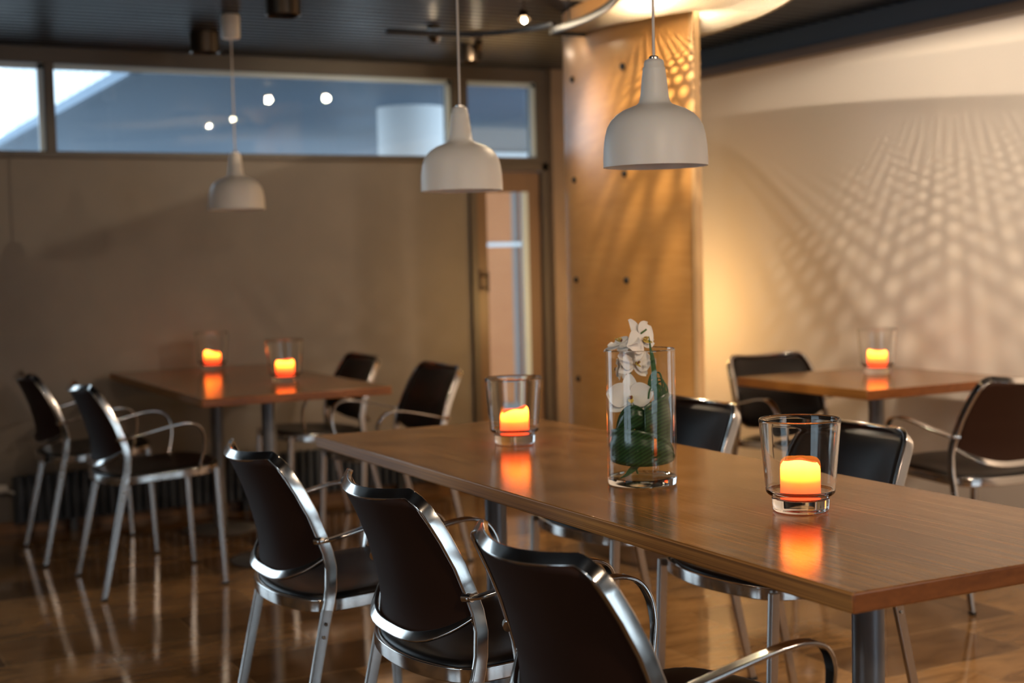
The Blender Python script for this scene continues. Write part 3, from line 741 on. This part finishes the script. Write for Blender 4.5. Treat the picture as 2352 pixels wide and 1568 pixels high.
def candle_set(x, y_, style, lab_g, lab_c, rz, gl=None):
    if gl is None:
        g = empty('candle_glass'); p = MB(); p.lathe(gp_f, (0, 0, 0), 72); p.build('foot', M['glass'], g, angle=55)
        p = MB(); p.lathe(gp_w + [gp_w[0]], (0, 0, 0), 96); p.build('wall', M['glass'], g, angle=75)
    else: g = copy_tree(gl)
    g.location = (x, y_, .7402); tag(g, lab_g, 'candle glass', 'clear glass candle holders')
    c = candle_mesh(style, style); c.location = (x, y_, .7402 + .0255); c.rotation_euler = (0, 0, rz)
    tag(c, lab_c, 'candle', 'glowing orange pillar candles'); return g
gl = candle_set(1.788, 2.188, 0, 'large clear tapered glass holder nearest us, at the right of the long table', 'glowing orange candle nearest us, in the glass at the right of the long table', .0)
candle_set(1.806, 3.424, 1, 'clear tapered glass holder at the far end of the long table, left of the vase', 'glowing orange candle at the far end of the long table, left of the vase', 2.0, gl)
candle_set(1.89, 6.681, 3, 'clear glass holder on the left table, the further and left one', 'glowing candle on the left table, the further one with a raised right lip', 1.0, gl)
candle_set(1.944, 5.767, 2, 'clear glass holder on the left table, the nearer and right one', 'glowing round-shouldered candle on the left table, the nearer and right one', .3, gl)
candle_set(4.00, 4.40, 2, 'clear glass holder on the square table by the cream wall', 'glowing orange candle on the square table by the cream wall', 2.4, gl)

# ---------------------------------------------------------------- vase with orchids
VX, VY, VZ = 1.716, 2.647, .7402
vs_o = empty('vase', (VX, VY, VZ), label='tall clear glass cylinder vase with white orchids and leaves on the long table', cat='vase')
p = MB(); p.lathe([(.0005, 0), (.070, 0), (.0755, .002), (.0772, .007), (.0772, .018), (.0740, .018), (.071, .0155), (.0005, .0155)], (0, 0, 0), 96); p.build('foot', M['vase_glass'], vs_o, angle=50)
p = MB(); p.lathe([(.0772, .0182), (.0772, .300), (.0765, .302), (.0752, .302), (.0745, .300), (.0742, .0182), (.0772, .0182)], (0, 0, 0), 96); p.build('wall', M['thin_glass'], vs_o, angle=50)
p = MB(); p.lathe([(.0773, .2985), (.0773, .3005), (.0766, .3022), (.0752, .3022), (.0745, .3005), (.0745, .2985), (.0773, .2985)], (0, 0, 0), 96); p.build('rim', M['glass'], vs_o, angle=75)
p = MB(); p.lathe([(.0005, .0160), (.0705, .0160), (.0735, .0205), (.0735, .066), (.0005, .066)], (0, 0, 0), 72)
o = p.build('water', M['water'], None, angle=40, label='shallow clear water in the bottom of the flower vase', cat='water', kind='stuff'); o.location = (VX, VY, VZ)
camdir = Vector((-VX, -VY, 0)).normalized(); side = Vector((-camdir.y, camdir.x, 0))   # side: to the right as seen from the front of the table
def vpt(sx_, d, z): return side*sx_ + camdir*d + Vector((0, 0, z))                       # across, toward the front, up
def petal(p, o_, dirn, nrm, ln, wd_, cup=.15, tip=.5, mi=0, n=10):
    dirn = dirn.normalized(); nrm = (nrm - dirn*nrm.dot(dirn)).normalized(); lat = dirn.cross(nrm); vs = []
    for j in range(n + 1):
        t = j/n; ww = wd_*max(.16, math.sin(PI*(.04 + .96*t**.85)))**.6 if t < 1 else wd_*.2
        for i in range(7):
            s = -1 + i/3
            b = cup*ln*(t*t)*-1 + .10*wd_*(s*s)*t + .012*ln*math.sin(6*t + 3*s)
            vs.append(o_ + dirn*(ln*t) + lat*(ww*s/2) + nrm*b)
    fs = [(j*7 + i, j*7 + i + 1, (j + 1)*7 + i + 1, (j + 1)*7 + i) for j in range(n) for i in range(6)]
    p.add(vs, fs, mi)
def flower(parent, c, nrm, up, size, squash=1.):
    nrm = nrm.normalized(); up = (up - nrm*up.dot(nrm)).normalized(); rt = up.cross(nrm)
    p = MB()
    for ang, ln, wd_ in ((90, .50, .34), (212, .50, .33), (328, .50, .33)):
        a = math.radians(ang); petal(p, c - nrm*.003, rt*math.cos(a) + up*math.sin(a), nrm, size*ln, size*wd_, .10)
    for ang in (14, 166):
        a = math.radians(ang); petal(p, c + nrm*.001, rt*math.cos(a) + up*math.sin(a), nrm, size*.50*squash, size*.54, .12)
    fl_ = p.build('flower', M['petal'], parent, angle=80, solid=.0006, sub=1)
    p = MB()
    petal(p, c + nrm*.004, -up*.8 + nrm*.6, nrm*.6 + up, size*.20, size*.13, -.3, n=6)
    petal(p, c + nrm*.005, rt*.8 + nrm*.8, nrm, size*.11, size*.09, -.4, n=5); petal(p, c + nrm*.005, -rt*.8 + nrm*.8, nrm, size*.11, size*.09, -.4, n=5)
    p.build('lip', M['lip'], fl_, angle=80, solid=.0008, sub=1)
    p = MB(); p.lathe([(.0003, -.004), (.003, -.003), (.0042, 0), (.003, .003), (.0003, .004)], c + nrm*.009 + rt*.001, 12); p.build('column', M['lip_dark'], fl_)
spray = empty('orchid_spray', (VX, VY, VZ + .02), label='spray of white orchids with yellow centres standing in the tall glass vase', cat='orchid')
dz = -.02
p = MB(); p.tube(cr([vpt(-.01, -.01, .0), vpt(-.03, .0, .10 + dz), vpt(-.035, -.005, .19 + dz), vpt(-.02, -.01, .26 + dz), vpt(-.01, -.005, .32 + dz), vpt(.015, .0, .345 + dz)], 6), .0022, 8); p.build('stem', M['stem'], spray)
flower(spray, vpt(-.024, .024, .196 + dz), camdir + Vector((0, 0, .12)) + side*.12, Vector((0, 0, 1)), .106)
flower(spray, vpt(-.012, .002, .272 + dz), camdir*.75 + side*.6 + Vector((0, 0, .1)), Vector((0, 0, 1)) + side*.2, .094)
flower(spray, vpt(-.046, -.030, .255 + dz), -camdir*.2 - side*.9, Vector((0, 0, 1)), .080)
flower(spray, vpt(.004, .0, .322 + dz), side*.85 + camdir*.62 + Vector((0, 0, .25)), Vector((0, 0, 1)) - side*.9, .108)
flower(spray, vpt(-.040, .004, .314 + dz), -side*.35 + Vector((0, 0, .9)) + camdir*.25, side*.4 + Vector((0, 0, .6)) - camdir*.3, .098)
# leaves: one broad dark leaf wrapped around the inside, with folds
def ribbon(name, fn, n, m, mt, label, cat, solid=.0008, **kw):
    p = MB(); vs = [fn(i/n, j/m) for i in range(n + 1) for j in range(m + 1)]
    fs = [(i*(m + 1) + j, i*(m + 1) + j + 1, (i + 1)*(m + 1) + j + 1, (i + 1)*(m + 1) + j) for i in range(n) for j in range(m)]
    p.add(vs, fs); o = p.build(name, mt, None, angle=80, solid=solid, label=label, cat=cat, **kw); o.location = (VX, VY, VZ); return o
def wrap(rad, a0, a1, zl, zh, warp=0.):
    def fn(u_, v_):
        a = a0 + (a1 - a0)*u_; lo = zl(u_); hi = zh(u_); z = lo + (hi - lo)*v_
        rr = rad - warp*u_ - .004*math.sin(3*PI*v_)*v_
        return vpt(rr*math.sin(a), rr*math.cos(a), z)
    return fn
ribbon('leaf', wrap(.0715, -1.75, 1.9, lambda t: .060 - .012*math.sin(PI*t) + .0*t, lambda t: .060 + .078*math.sin(PI*min(1, .12 + t))**.5*(1 - .25*t), 0), 40, 8, M['leaf'], 'broad dark green leaf curled around the lower inside of the vase', 'leaf')
ribbon('leaf', wrap(.0655, .10, 3.4, lambda t: .085, lambda t: .09 + .115*math.sin(PI*min(1, .25 + .7*t))**.7, .004), 36, 8, M['leaf'], 'dark green leaf standing on the right side inside the vase', 'leaf')
ribbon('leaf', wrap(.058, -1.5, .6, lambda t: .10 + .05*t, lambda t: .112 + .060*math.sin(PI*t)**.8 + .02*t, .010), 30, 8, M['leaf'], 'folded dark green leaf just under the lowest orchid flower', 'leaf')
# grass blades: arcs rising from the bottom and looping at the top right
blades = empty('grass_bunch', (VX, VY, VZ), label='bunch of long thin green grass blades looped inside the vase', cat='grass')
rb = random.Random(3)
for k in range(9):
    top = .215 + .040*rb.random(); w0 = .010 + .005*k; d = rb.uniform(-.02, .03)
    pts = cr([vpt(.014 + .001*k, d, .05), vpt(.012 + .001*k, d*.8, .14), vpt(.018, d*.6, top - .02), vpt(.022 + w0*.4, d*.5, top), vpt(.028 + w0*.6, d*.4, top - .012), vpt(.034 + w0*.5, d*.3, .15 + .03*rb.random())], 5)
    p = MB(); p.sweep(pts, [camdir.cross(Vector((0, 0, 1)))]*len(pts), .0042, .0007, bev=.3); p.build('blade', M['grass'], blades)
for k in range(2):
    pts = cr([vpt(.03 + .008*k, .0, .06), vpt(.033 + .006*k, .01, .17), vpt(.027 + .004*k, .01, .26), vpt(.020 + .006*k, .008, .330 - .03*k)], 6)
    p = MB(); p.sweep(pts, [side]*len(pts), [.007]*(len(pts) - 5) + [.006, .005, .004, .0025, .001], .0008, bev=.3); p.build('blade', M['grass'], blades)
for k in range(7):
    x0 = -.045 + .004*k
    pts = cr([vpt(.010 - .002*k, .035, .065), vpt(-.002 - .004*k, .052, .050 - .001*k), vpt(-.02 - .003*k, .057, .035 - .001*k), vpt(-.036 - .002*k, .052, .024 - .0005*k)], 5)
    p = MB(); p.sweep(pts, (0, 0, 1), .0024, .0007, bev=.3); p.build('blade', M['grass'], blades)
